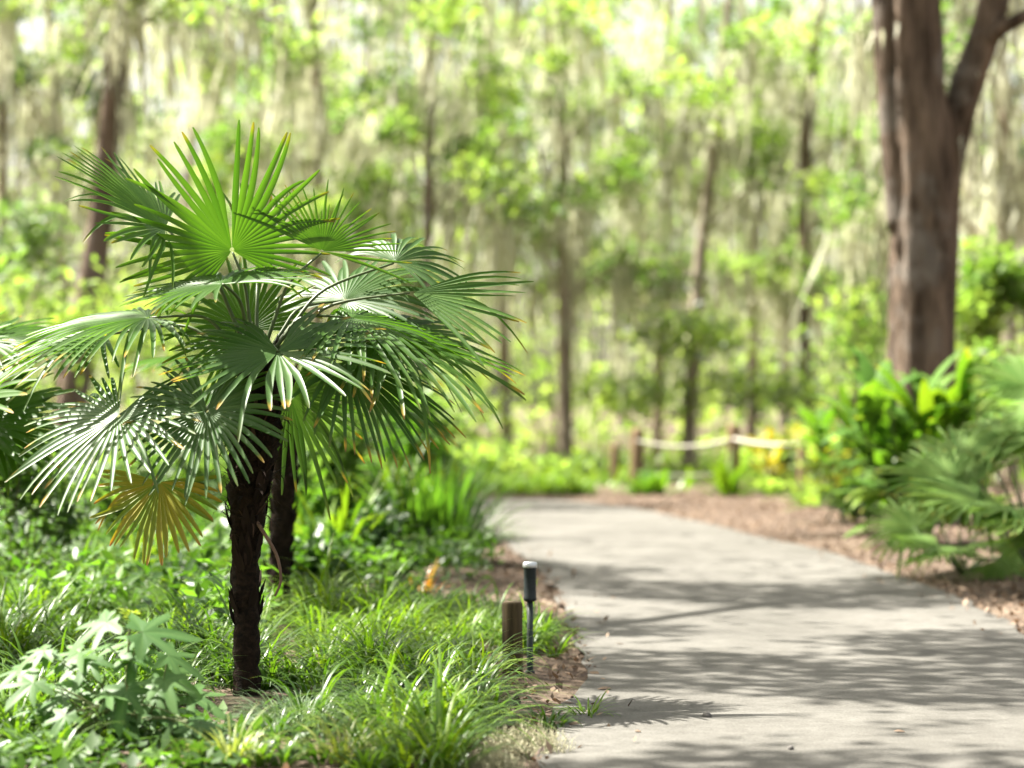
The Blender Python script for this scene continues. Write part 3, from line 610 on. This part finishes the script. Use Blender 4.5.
# odd bits on the path
for px, py, sz, lab in ((706, 719, .022, 'small dark pebble alone on the path at the front'), (790, 752, .016, 'tiny dark pebble on the path near the bottom edge')):
    q = G(px, py); g = Geo(); tube(g, [q + [0, 0, .008], q + [.002, 0, .012 + sz * .4], q + [0, .003, .012 + sz]], [sz * .8, sz, sz * .5], 9, rough=.25)
    tag(g.build('pebble', M['stone'], origin=tuple(q)), lab, 'pebble')
for px, py, sz, az, lab in ((597, 692, .09, .4, 'curled brown leaf on the path edge, largest'), (640, 735, .05, 2.0, 'small dry leaf on the path near the bed corner'), (612, 600, .06, 1.2, 'dry leaf on the path past the path light'), (905, 735, .06, 2.6, 'dry leaf on the sunlit path at the lower right')):
    q = G(px, py) + [0, 0, .016]; g = Geo(); ribbons(g, q, az, .5, sz, sz * .55, 1.2, K=5, fold=.4, prof='ellip', rnd=.45)
    tag(g.build('dry_leaf', M['litter'], origin=tuple(q)), lab, 'dry leaf')

# ------------------------------------------------------------------ right-hand planting
palmetto('large green palmetto at the right edge of the path, nearest on that side', G(1042, 590), 30, .52, .72, .72, 400, elr=(-.2, 1.2))
palmetto('tall palmetto behind the large one at the right edge, higher fronds', P(1095, 0, 23) * [1, 1, 0], 14, .66, 1.15, .9, 430, elr=(.1, 1.3))
palmetto('low silvery palmetto spilling over the mulch by the path', G(962, 578), 9, .50, .28, .4, 460, elr=(.0, .9))
def ginger(label, base, n, L, W, mat, seed, stems=7, hgt=1.3, name='ginger_plant', wear=.4, bend=(.6, 1.6), mats2=None, frac2=.2, elr=(.3, 1.3)):
    root = thing(name, label, name.replace('_', ' '), base); o = np.array(base); g, s = Geo(), Geo()
    for k in range(stems):
        az = k * 2.4; lean = .25 + .5 * rng.rand(); top = o + np.array([math.cos(az) * lean * hgt * .6, math.sin(az) * lean * hgt * .6, hgt * (.75 + .35 * rng.rand())])
        pp = spline([o + rng.randn(3) * [.1, .1, 0], (o + top) / 2 + [0, 0, .1], top], 8); tube(s, pp, np.linspace(.016, .006, 8), 6)
        m_ = n // stems; u = .25 + .75 * rng.rand(m_); idx = (u * 7).astype(int)
        a = az + np.where(np.arange(m_) % 2, 1.2, -1.2) + .5 * rng.randn(m_)
        ribbons(g, pp[idx], a, elr[0] + (elr[1] - elr[0]) * u + .1 * rng.randn(m_), L * (.7 + .4 * rng.rand(m_)), W * (.8 + .4 * rng.rand(m_)), bend[0] + (bend[1] - bend[0]) * rng.rand(m_), K=8, fold=.2, prof='ellip',
                wear=wear * (rng.rand(m_) < .3), m=int(mats2 is not None and rng.rand() < frac2))
    s.build('stem', M['stem'], root, o); g.build('foliage', [M[mat]] + ([M[mats2]] if mats2 else []), root, o)
    return root
ginger('big shell ginger with long glossy leaves below the large oak', P(908, 0, 24.5) * [1, 1, 0], 150, .95, .17, 'broad', 1, 15, 1.5, mats2='strap_lime', frac2=.35)
ginger('shell ginger with arching leaves left of the large oak, nearer the fence', P(845, 0, 28.5) * [1, 1, 0], 50, .85, .16, 'broad', 2, 8, 1.15, mats2='strap_lime', frac2=.3)
ginger('golden-leaved plant between the ginger and the rope fence', P(826, 0, 33) * [1, 1, 0], 70, .55, .10, 'f_lime', 3, 9, .9, name='croton', mats2='yellow', frac2=.4)
ginger('thin golden stem plant with yellow spray nearest the fence post', P(768, 0, 37) * [1, 1, 0], 40, .42, .09, 'f_lime', 4, 5, .55, name='croton', mats2='yellow', frac2=.4)
bush('yellow-green shrub filling the gap behind the golden plant', P(810, 460, 40), (1.2, .8, .7), 1500, .2, 'f_lime', mats2='yellow', frac2=.2)
bush('low dark green shrub at the mulch edge below the ginger', P(868, 500, 26), (.55, .5, .22), 1100, .12, 'f_dark', mats2='f_green', frac2=.4)
bush('yellow-green shrub behind the tall palmetto at the right edge', P(1000, 300, 34), (1.1, .9, .9), 2200, .18, 'f_lime', mats2='f_green', frac2=.3)
bush('green shrub under the yellow-green one, behind the palmettos', P(985, 400, 32), (1.0, .9, .9), 1800, .18, 'f_green', mats2='f_lime', frac2=.3)
tussock('small cycad in front of the middle fence post', P(729, 0, 36.3) * [1, 1, 0], 46, .85, .10, 'strap_lime', name='cycad', cat='cycad', el=(.5, 1.4), bend=(.4, 1.2), spread=.05)
tussock('lime leafy plant on the mulch below the right rope span', ground_at(775, 499), 36, .55, .12, 'f_lime', name='broadleaf_plant', cat='broadleaf plant', el=(.5, 1.4), bend=(.4, 1.2), spread=.3, prof='ellip')
tussock('lime grassy plant on the mulch between the last fence post and the ginger', ground_at(812, 508), 50, .6, .06, 'f_lime', el=(.5, 1.4), bend=(.4, 1.4), spread=.3)
tussock('small leafy plant at the foot of the fence under the rope', P(655, 0, 37.4) * [1, 1, 0], 40, .6, .12, 'broad', name='broadleaf_plant', cat='broadleaf plant', el=(.5, 1.4), bend=(.4, 1.2), spread=.25, prof='ellip')
bush('light green shrub behind the fence, under the second rope span', P(775, 470, 40.5), (.7, .5, .4), 900, .16, 'f_lime', mats2='f_green', frac2=.3)

# rope fence
fb = P(733, 0, 37.6) * [1, 1, 0]; fe = thing('rope_fence', 'wooden post fence with sagging white ropes across the end of the path', 'fence', fb)
def fpost(px, ytop, Y, r_):
    q = P(px, 0, Y) * [1, 1, 0]; top = P(px, ytop, Y)[2]; g = Geo()
    tube(g, [q - [0, 0, .1], q + [0, 0, .3], q + [.01, 0, top - .06], q + [.01, 0, top]], [r_, r_ * 1.02, r_, r_ * .8], 10, rough=.06)
    g.build('post', M['fencewood'], fe, fb); return q + [0, 0, top]
p1 = fpost(637, 428, 38.2, .11); p2 = fpost(733, 424, 37.6, .11); p3 = fpost(803, 432, 35.6, .085); p0 = fpost(614, 444, 41, .07); p4 = fpost(531, 452, 42.5, .07)
def frope(a, c, za, zb, sag, r_):
    a, c = np.array(a), np.array(c); a[2], c[2] = za, zb; t = np.linspace(0, 1, 16)[:, None]
    pp = a * (1 - t) + c * t; pp[:, 2] -= (sag * 4 * t * (1 - t))[:, 0]
    tube(Geo(), pp - [0, .09, 0], r_, 7).build('rope', M['rope'], fe, fb)
frope(p1, p2, .86, .90, .11, .026); frope(p2, p3, .90, .86, .05, .026); frope(p1, p2, .36, .38, .05, .022)

# ------------------------------------------------------------------ trees
GROUP = 'moss-hung trees in the woods behind'
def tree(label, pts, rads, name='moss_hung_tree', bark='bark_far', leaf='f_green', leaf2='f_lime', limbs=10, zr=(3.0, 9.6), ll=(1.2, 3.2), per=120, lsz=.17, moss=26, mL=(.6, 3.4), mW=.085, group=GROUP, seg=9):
    base = np.array(pts[0]); root = thing(name, label, 'tree', (base[0], base[1], 0), group); o = np.array([base[0], base[1], 0])
    pp = spline(pts, 26); rr = np.interp(np.linspace(0, 1, 26), np.linspace(0, 1, len(rads)), rads)
    g, c, ms = Geo(), Geo(), Geo(); tube(g, pp, rr, seg, rough=.08); tops = []
    for k in range(limbs):
        z = zr[0] + (zr[1] - zr[0]) * (k + rng.rand()) / limbs; i = int(np.argmin(np.abs(pp[:, 2] - z)))
        az = k * 2.4 + rng.rand(); L = ll[0] + (ll[1] - ll[0]) * rng.rand(); d = np.array([math.cos(az), math.sin(az), 0])
        lp = spline([pp[i], pp[i] + d * L * .4 + [0, 0, L * .28], pp[i] + d * L * .75 + [0, 0, L * .3] + rng.randn(3) * .15, pp[i] + d * L + [0, 0, L * .18]], 10)
        tube(g, lp, np.linspace(rr[i] * .3, .012, 10), 6, rough=.05)
        for q in lp[[4, 6, 8, 9]]:
            nb = int(per * (.5 + rng.rand()) * .7)
            blob(c, q + rng.randn(3) * .25, np.array([.55, .55, .38]) * (.7 + .7 * rng.rand()), nb, lsz, rnd=np.clip(rng.rand() + .25 * rng.randn(nb), 0, 1), m=int(rng.rand() < .45))
        tops.append(lp[rng.randint(2, 10, max(1, moss // limbs))])
    tops.append(pp[(8 + rng.rand(moss // 5) * 14).astype(int)] + rng.randn(moss // 5, 3) * .12)
    g.build('trunk', M[bark], root, o); c.build('crown', [M[leaf], M[leaf2]], root, o)
    hang_moss(ms, np.concatenate(tops) - [0, 0, .03], 8, mL, mW, .14).build('moss', M['moss'], root, o)
    return root
def bgtree(label, Y, xs, r0, top=12.5, **k):   # xs: (row, column) pairs the trunk passes through
    xs = sorted(xs, reverse=True); pts = []
    (ya, xa), (yb, xb) = xs[0], xs[-1]
    def X(row): return np.interp(-row, [-r for r, c in xs], [c for r, c in xs]) if yb <= row <= ya else (xa + (xb - xa) * (ya - row) / max(1, ya - yb))
    for z in np.linspace(-.1, top, 9):
        row = HZ - (z - CH) * FPX / Y; pts.append([(X(row) - 512) * Y / FPX, Y + .15 * rng.randn(), z])
    return tree(label, pts, np.linspace(r0 * .8, r0 * .3, 6), **k)
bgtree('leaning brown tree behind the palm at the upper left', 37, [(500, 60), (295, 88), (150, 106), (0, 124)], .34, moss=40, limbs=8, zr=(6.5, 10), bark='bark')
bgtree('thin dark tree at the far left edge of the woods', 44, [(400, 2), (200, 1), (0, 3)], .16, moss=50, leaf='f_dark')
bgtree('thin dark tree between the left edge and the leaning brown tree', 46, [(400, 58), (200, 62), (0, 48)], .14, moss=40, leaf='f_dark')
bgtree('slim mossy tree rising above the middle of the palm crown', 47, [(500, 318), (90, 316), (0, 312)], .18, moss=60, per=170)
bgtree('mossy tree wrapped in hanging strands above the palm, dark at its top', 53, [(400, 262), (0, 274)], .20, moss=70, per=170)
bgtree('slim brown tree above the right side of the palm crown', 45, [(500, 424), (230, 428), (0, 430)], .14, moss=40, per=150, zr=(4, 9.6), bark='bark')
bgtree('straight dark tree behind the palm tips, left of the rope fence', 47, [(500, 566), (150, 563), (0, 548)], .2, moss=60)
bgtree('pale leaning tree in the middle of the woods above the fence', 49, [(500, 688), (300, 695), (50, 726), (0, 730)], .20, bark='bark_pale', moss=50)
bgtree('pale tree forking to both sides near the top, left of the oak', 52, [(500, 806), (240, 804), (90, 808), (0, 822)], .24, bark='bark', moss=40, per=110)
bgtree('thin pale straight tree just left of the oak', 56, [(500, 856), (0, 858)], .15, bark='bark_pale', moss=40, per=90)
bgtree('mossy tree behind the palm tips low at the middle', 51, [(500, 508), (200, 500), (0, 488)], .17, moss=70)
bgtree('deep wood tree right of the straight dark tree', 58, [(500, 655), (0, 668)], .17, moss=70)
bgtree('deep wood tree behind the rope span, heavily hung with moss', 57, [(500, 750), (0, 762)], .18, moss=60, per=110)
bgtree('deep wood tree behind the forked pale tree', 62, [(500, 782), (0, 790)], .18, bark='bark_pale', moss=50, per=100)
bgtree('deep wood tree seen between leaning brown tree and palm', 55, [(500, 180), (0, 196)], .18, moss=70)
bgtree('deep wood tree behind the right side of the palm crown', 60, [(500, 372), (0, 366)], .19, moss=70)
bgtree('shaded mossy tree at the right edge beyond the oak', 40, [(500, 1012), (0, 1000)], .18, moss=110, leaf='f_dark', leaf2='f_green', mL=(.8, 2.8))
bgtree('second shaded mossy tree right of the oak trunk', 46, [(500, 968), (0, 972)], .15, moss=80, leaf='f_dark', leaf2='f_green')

# the large oak on the right, its limbs reaching over the path
YO = 28.0
oak = thing('oak_tree', 'large live oak with thick forked trunk at the right', 'tree', P(920, 0, YO) * [1, 1, 0])
oo = np.array(oak.location)
def oq(px, py, dy=0.0): return P(px, py, YO + dy)
g = Geo()
tube(g, spline([oq(918, 545), oq(918, 480), oq(919, 400), oq(919, 340), oq(920, 260), oq(920, 200), oq(916, 120), oq(910, 40), oq(908, -60), oq(905, -220), oq(915, -420)], 46),
     np.interp(np.linspace(0, 1, 46), [0, .12, .3, .5, .62, .75, 1], [.56, .44, .36, .35, .355, .335, .25]), 48, rough=.09)
otr = g.build('trunk', M['bark'], oak, oo)
def limb(pts, r0, r1, n=24, seg=14):
    pp = spline(pts, n); tube(Geo(), pp, np.linspace(r0, r1, n), seg, rough=.06).build('limb', M['bark'], oak, oo); return pp
limbs = [limb([oq(936, 400, .25), oq(942, 260, .25), oq(947, 170, .2), oq(966, 90, .1), oq(990, 20), oq(1010, -60), oq(1060, -180)], .205, .17),
         limb([oq(978, 52, .05), oq(1000, 30, -.2), oq(1028, 15, -.4), oq(1100, -20, -.8)], .10, .06),
         limb([oq(902, 230, -.05), oq(892, 110, -.05), oq(885, 0, -.05), oq(872, -120, .2), oq(840, -260, .5)], .17, .15)]
limbs += [limb([[4.6, 27.9, 7.4], [3.9, 24, 8.4], [2.6, 20, 8.6], [.6, 16.5, 8.4], [-1.5, 14.5, 8.3]], .26, .05),  # unseen limbs, added to carry the shade leaves overhead
          limb([[4.7, 27.8, 8.2], [2.5, 25.5, 9.2], [-.5, 23, 9.2], [-3.5, 20, 8.8], [-5.5, 17, 8.6]], .25, .05),
          limb([[5.2, 27.5, 8.2], [5.2, 23, 9.0], [4.8, 18, 8.8], [4.2, 13.5, 8.4]], .22, .05),
          limb([[4.8, 28.2, 8.6], [6, 31, 10], [8, 34, 10.5]], .2, .05)]
# crown: unseen leaves added over path and bed, placed to cast shade patches
SUN = nrm([-.52, .20, .82]); OFF = SUN[:2] / SUN[2]
g = Geo()
def shade_leaves(n, x0, x1, y0, y1, dens, H=(9.0, 12.0), size=.15):
    p = np.stack([x0 + (x1 - x0) * rng.rand(n), y0 + (y1 - y0) * rng.rand(n)], 1)
    k = rng.rand(n) < dens(p[:, 0], p[:, 1]); p = p[k]; h = H[0] + (H[1] - H[0]) * rng.rand(len(p))
    q = np.column_stack([p + OFF * h[:, None], h])
    pal = q[:, :2] - OFF * (h - 2.0)[:, None] - np.array([-1.25, 11.9]); far = (np.hypot(pal[:, 0], pal[:, 1]) > 1.1) | (rng.rand(len(p)) < .3)
    leaves(g, q[far], size * (.7 + .6 * rng.rand(far.sum())), aspect=.62, up=.9)
def sm(v, a, b): t = np.clip((v - a) / (b - a), 0, 1); return t * t * (3 - 2 * t)
def path_dens(X, Y):
    v = np.sin(X * .9 + 1.4 * np.sin(Y * .5) + .6) * .6 + np.sin(Y * 1.9 + 1.1 * np.sin(X * 1.1 + Y * .3)) * .9 + .2 * np.sin(Y * 3.6 - X * 1.7) + .45 * np.sin(X * 2.2 + Y * 1.1)
    lit = np.exp(-((Y - 15.9) / 1.0) ** 2) * sm(X, .7, 1.6) * 1.9 + np.exp(-((Y - 10.3) / .7) ** 2) * sm(-X, -.8, -.3) * 1.5 - np.exp(-((Y - 13.6) / .8) ** 2) * 1.0 - np.exp(-((Y - 19.5) / 1.6) ** 2) * .9
    return np.clip(.97 - .95 * sm(v + lit - .05 + sm(Y, 20, 23) * 1.8, -.25, .65), .03, 1)
shade_leaves(27000, -.6, 5.0, 8.0, 27, path_dens, size=.17)
def bed_dens(X, Y):
    v = np.sin(X * 2.1 + 1.3 * np.sin(Y * .8)) + np.sin(Y * 1.9 + X * .7) + .6 * np.sin(X * 4.3 - Y * 3.1)
    return np.clip(.7 - .7 * sm(v, -.9, -.2), 0, 1)
shade_leaves(5000, -6, -.2, 11.0, 16.5, bed_dens)
for lp in limbs[:3] + limbs[6:]:
    for q in lp[::4]:
        if q[2] > 7.0: blob(g, q + rng.randn(3) * .4, [.9, .9, .5], 70, .14, m=0)
g.build('crown', M['oak_leaf'], oak, oo)  # oak foliage together with the leaves added overhead for shade
ms = Geo(); hang_moss(ms, np.concatenate([l[8:] for l in limbs[:1] + limbs[2:3]])[::3], 8, (.4, 1.4), .06, .12)
ms.build('moss', M['moss'], oak, oo)

# shrubs of the understorey
US = [(40, 320, 33, (1.4, .9, .75), 'f_lime', 'f_green', 'bright yellow-green shrub above the left drooping fronds'),
      (20, 235, 41, (.7, .7, .6), 'f_green', 'silver', 'pale shrub high at the left edge in the woods'),
      (150, 330, 40, (1.2, .9, .7), 'f_lime', 'f_green', 'green understorey shrub behind the left half of the palm'),
      (300, 400, 39, (1.5, .9, 1.0), 'f_green', 'f_lime', 'green understorey shrub behind the palm crown'),
      (480, 470, 40, (.9, .8, .45), 'f_lime', 'f_green', 'low yellow-green shrub beyond the end of the path at the palm tips'),
      (585, 478, 43, (1.0, .8, .35), 'f_lime', 'f_green', 'low yellow-green shrub left of the rope fence'),
      (690, 335, 46, (1.2, 1.0, .5), 'f_lime', 'silver', 'light leafy shrub crown above the first rope span'),
      (640, 395, 49, (1.2, 1.0, .5), 'f_lime', 'silver', 'green shrub above the darker fence post'),
      (770, 390, 45, (1.0, .9, .5), 'f_lime', 'silver', 'light green shrub above the second rope span'),
      (860, 330, 42, (.8, .8, .9), 'f_lime', 'f_green', 'yellow-green shrub left of the oak trunk'),
      (560, 250, 50, (1.2, 1.0, .8), 'f_green', 'f_lime', 'green shrub crown beside the straight dark tree'),
      (420, 420, 44, (1.2, .9, .6), 'f_lime', 'silver', 'grey-green shrub beyond the palm tips at right')]
for px, py, Y, rad, m1, m2, lab in US:
    bush(lab, P(px, py, Y), np.array(rad) * [1.5, 1.3, 1.35], 850, .2, m1, mats2=m2, frac2=.3, clumps=36)
# far wood, one mass
g = Geo(); n = 24000
Yw = 64 + 26 * rng.rand(n); Xw = (rng.rand(n) * 2 - 1) * (.2117 * Yw + 7); Zw = 13.5 * rng.rand(n) ** 1.2
v = np.sin(Xw * 1.3 + Zw * .7) + np.sin(Zw * 1.6 - Xw * .5 + Yw) + .7 * np.sin(Xw * 2.9 + 1.7 * Zw)
k = (v + rng.randn(n) * .5 > np.where(Zw > 5, -.25, -.7)) | (Zw < 3.5)
q = np.column_stack([Xw, Yw, Zw])[k]
leaves(g, q, .42 * (.7 + .6 * rng.rand(len(q))), rnd=np.clip(.5 + .25 * v[k] + .2 * rng.randn(len(q)), 0, 1), aspect=.6)
sel = q[rng.rand(len(q)) < .05]; nb = len(g.F3)
hang_moss(g, sel[sel[:, 2] > 2], 5, (.8, 3.0), .12, .25, m=1)
g.build('woods', [M['f_lime'], M['moss']], kind='stuff')

# ------------------------------------------------------------------ light, sky, camera
w = bpy.data.worlds.new('World'); SC.world = w; w.use_nodes = True
nt = w.node_tree; nt.nodes.clear()
sky = nt.nodes.new('ShaderNodeTexSky'); sky.sky_type = 'NISHITA'; sky.sun_disc = False
sky.sun_elevation = math.asin(SUN[2]); sky.sun_rotation = math.atan2(SUN[0], SUN[1]); sky.air_density = 1.0; sky.dust_density = 4.5; sky.ozone_density = 0.2
bg = nt.nodes.new('ShaderNodeBackground'); bg.inputs[1].default_value = .07
out = nt.nodes.new('ShaderNodeOutputWorld'); hs = nt.nodes.new('ShaderNodeHueSaturation'); hs.inputs['Saturation'].default_value = .45; nt.links.new(sky.outputs[0], hs.inputs['Color'])
nt.links.new(mix(nt, 1.0, hs.outputs[0], (1.04, 1.0, .88), 'MULTIPLY'), bg.inputs[0]); nt.links.new(bg.outputs[0], out.inputs[0])
sl = bpy.data.lights.new('sun', 'SUN'); sl.energy = 5.0; sl.angle = math.radians(.53); sl.color = (1, .95, .86)
so = bpy.data.objects.new('sun', sl); COL.objects.link(so); so.location = (0, 0, 40)
so.rotation_euler = Vector(-SUN).to_track_quat('-Z', 'Y').to_euler()
cd = bpy.data.cameras.new('camera'); cam = bpy.data.objects.new('camera', cd); COL.objects.link(cam); SC.camera = cam
cam.location = (0, 0, CH); cam.rotation_euler = (math.radians(90) + math.atan((HZ - 384) / FPX), 0, 0)
cd.sensor_width = 36; cd.lens = FPX * 36 / 1024; cd.clip_end = 1500
cd.dof.use_dof = True; cd.dof.focus_distance = YP - .1; cd.dof.aperture_fstop = 1.2
SC.view_settings.view_transform = 'Standard'; SC.view_settings.look = 'None'; SC.view_settings.gamma = 1
SC.view_settings.exposure = 2.35
SC.cycles.use_denoising = True
SC.cycles.max_bounces = 7; SC.cycles.diffuse_bounces = 4; SC.cycles.glossy_bounces = 2; SC.cycles.transmission_bounces = 5
SC.cycles.sample_clamp_indirect = 8
SC.cycles.caustics_reflective = False; SC.cycles.caustics_refractive = False
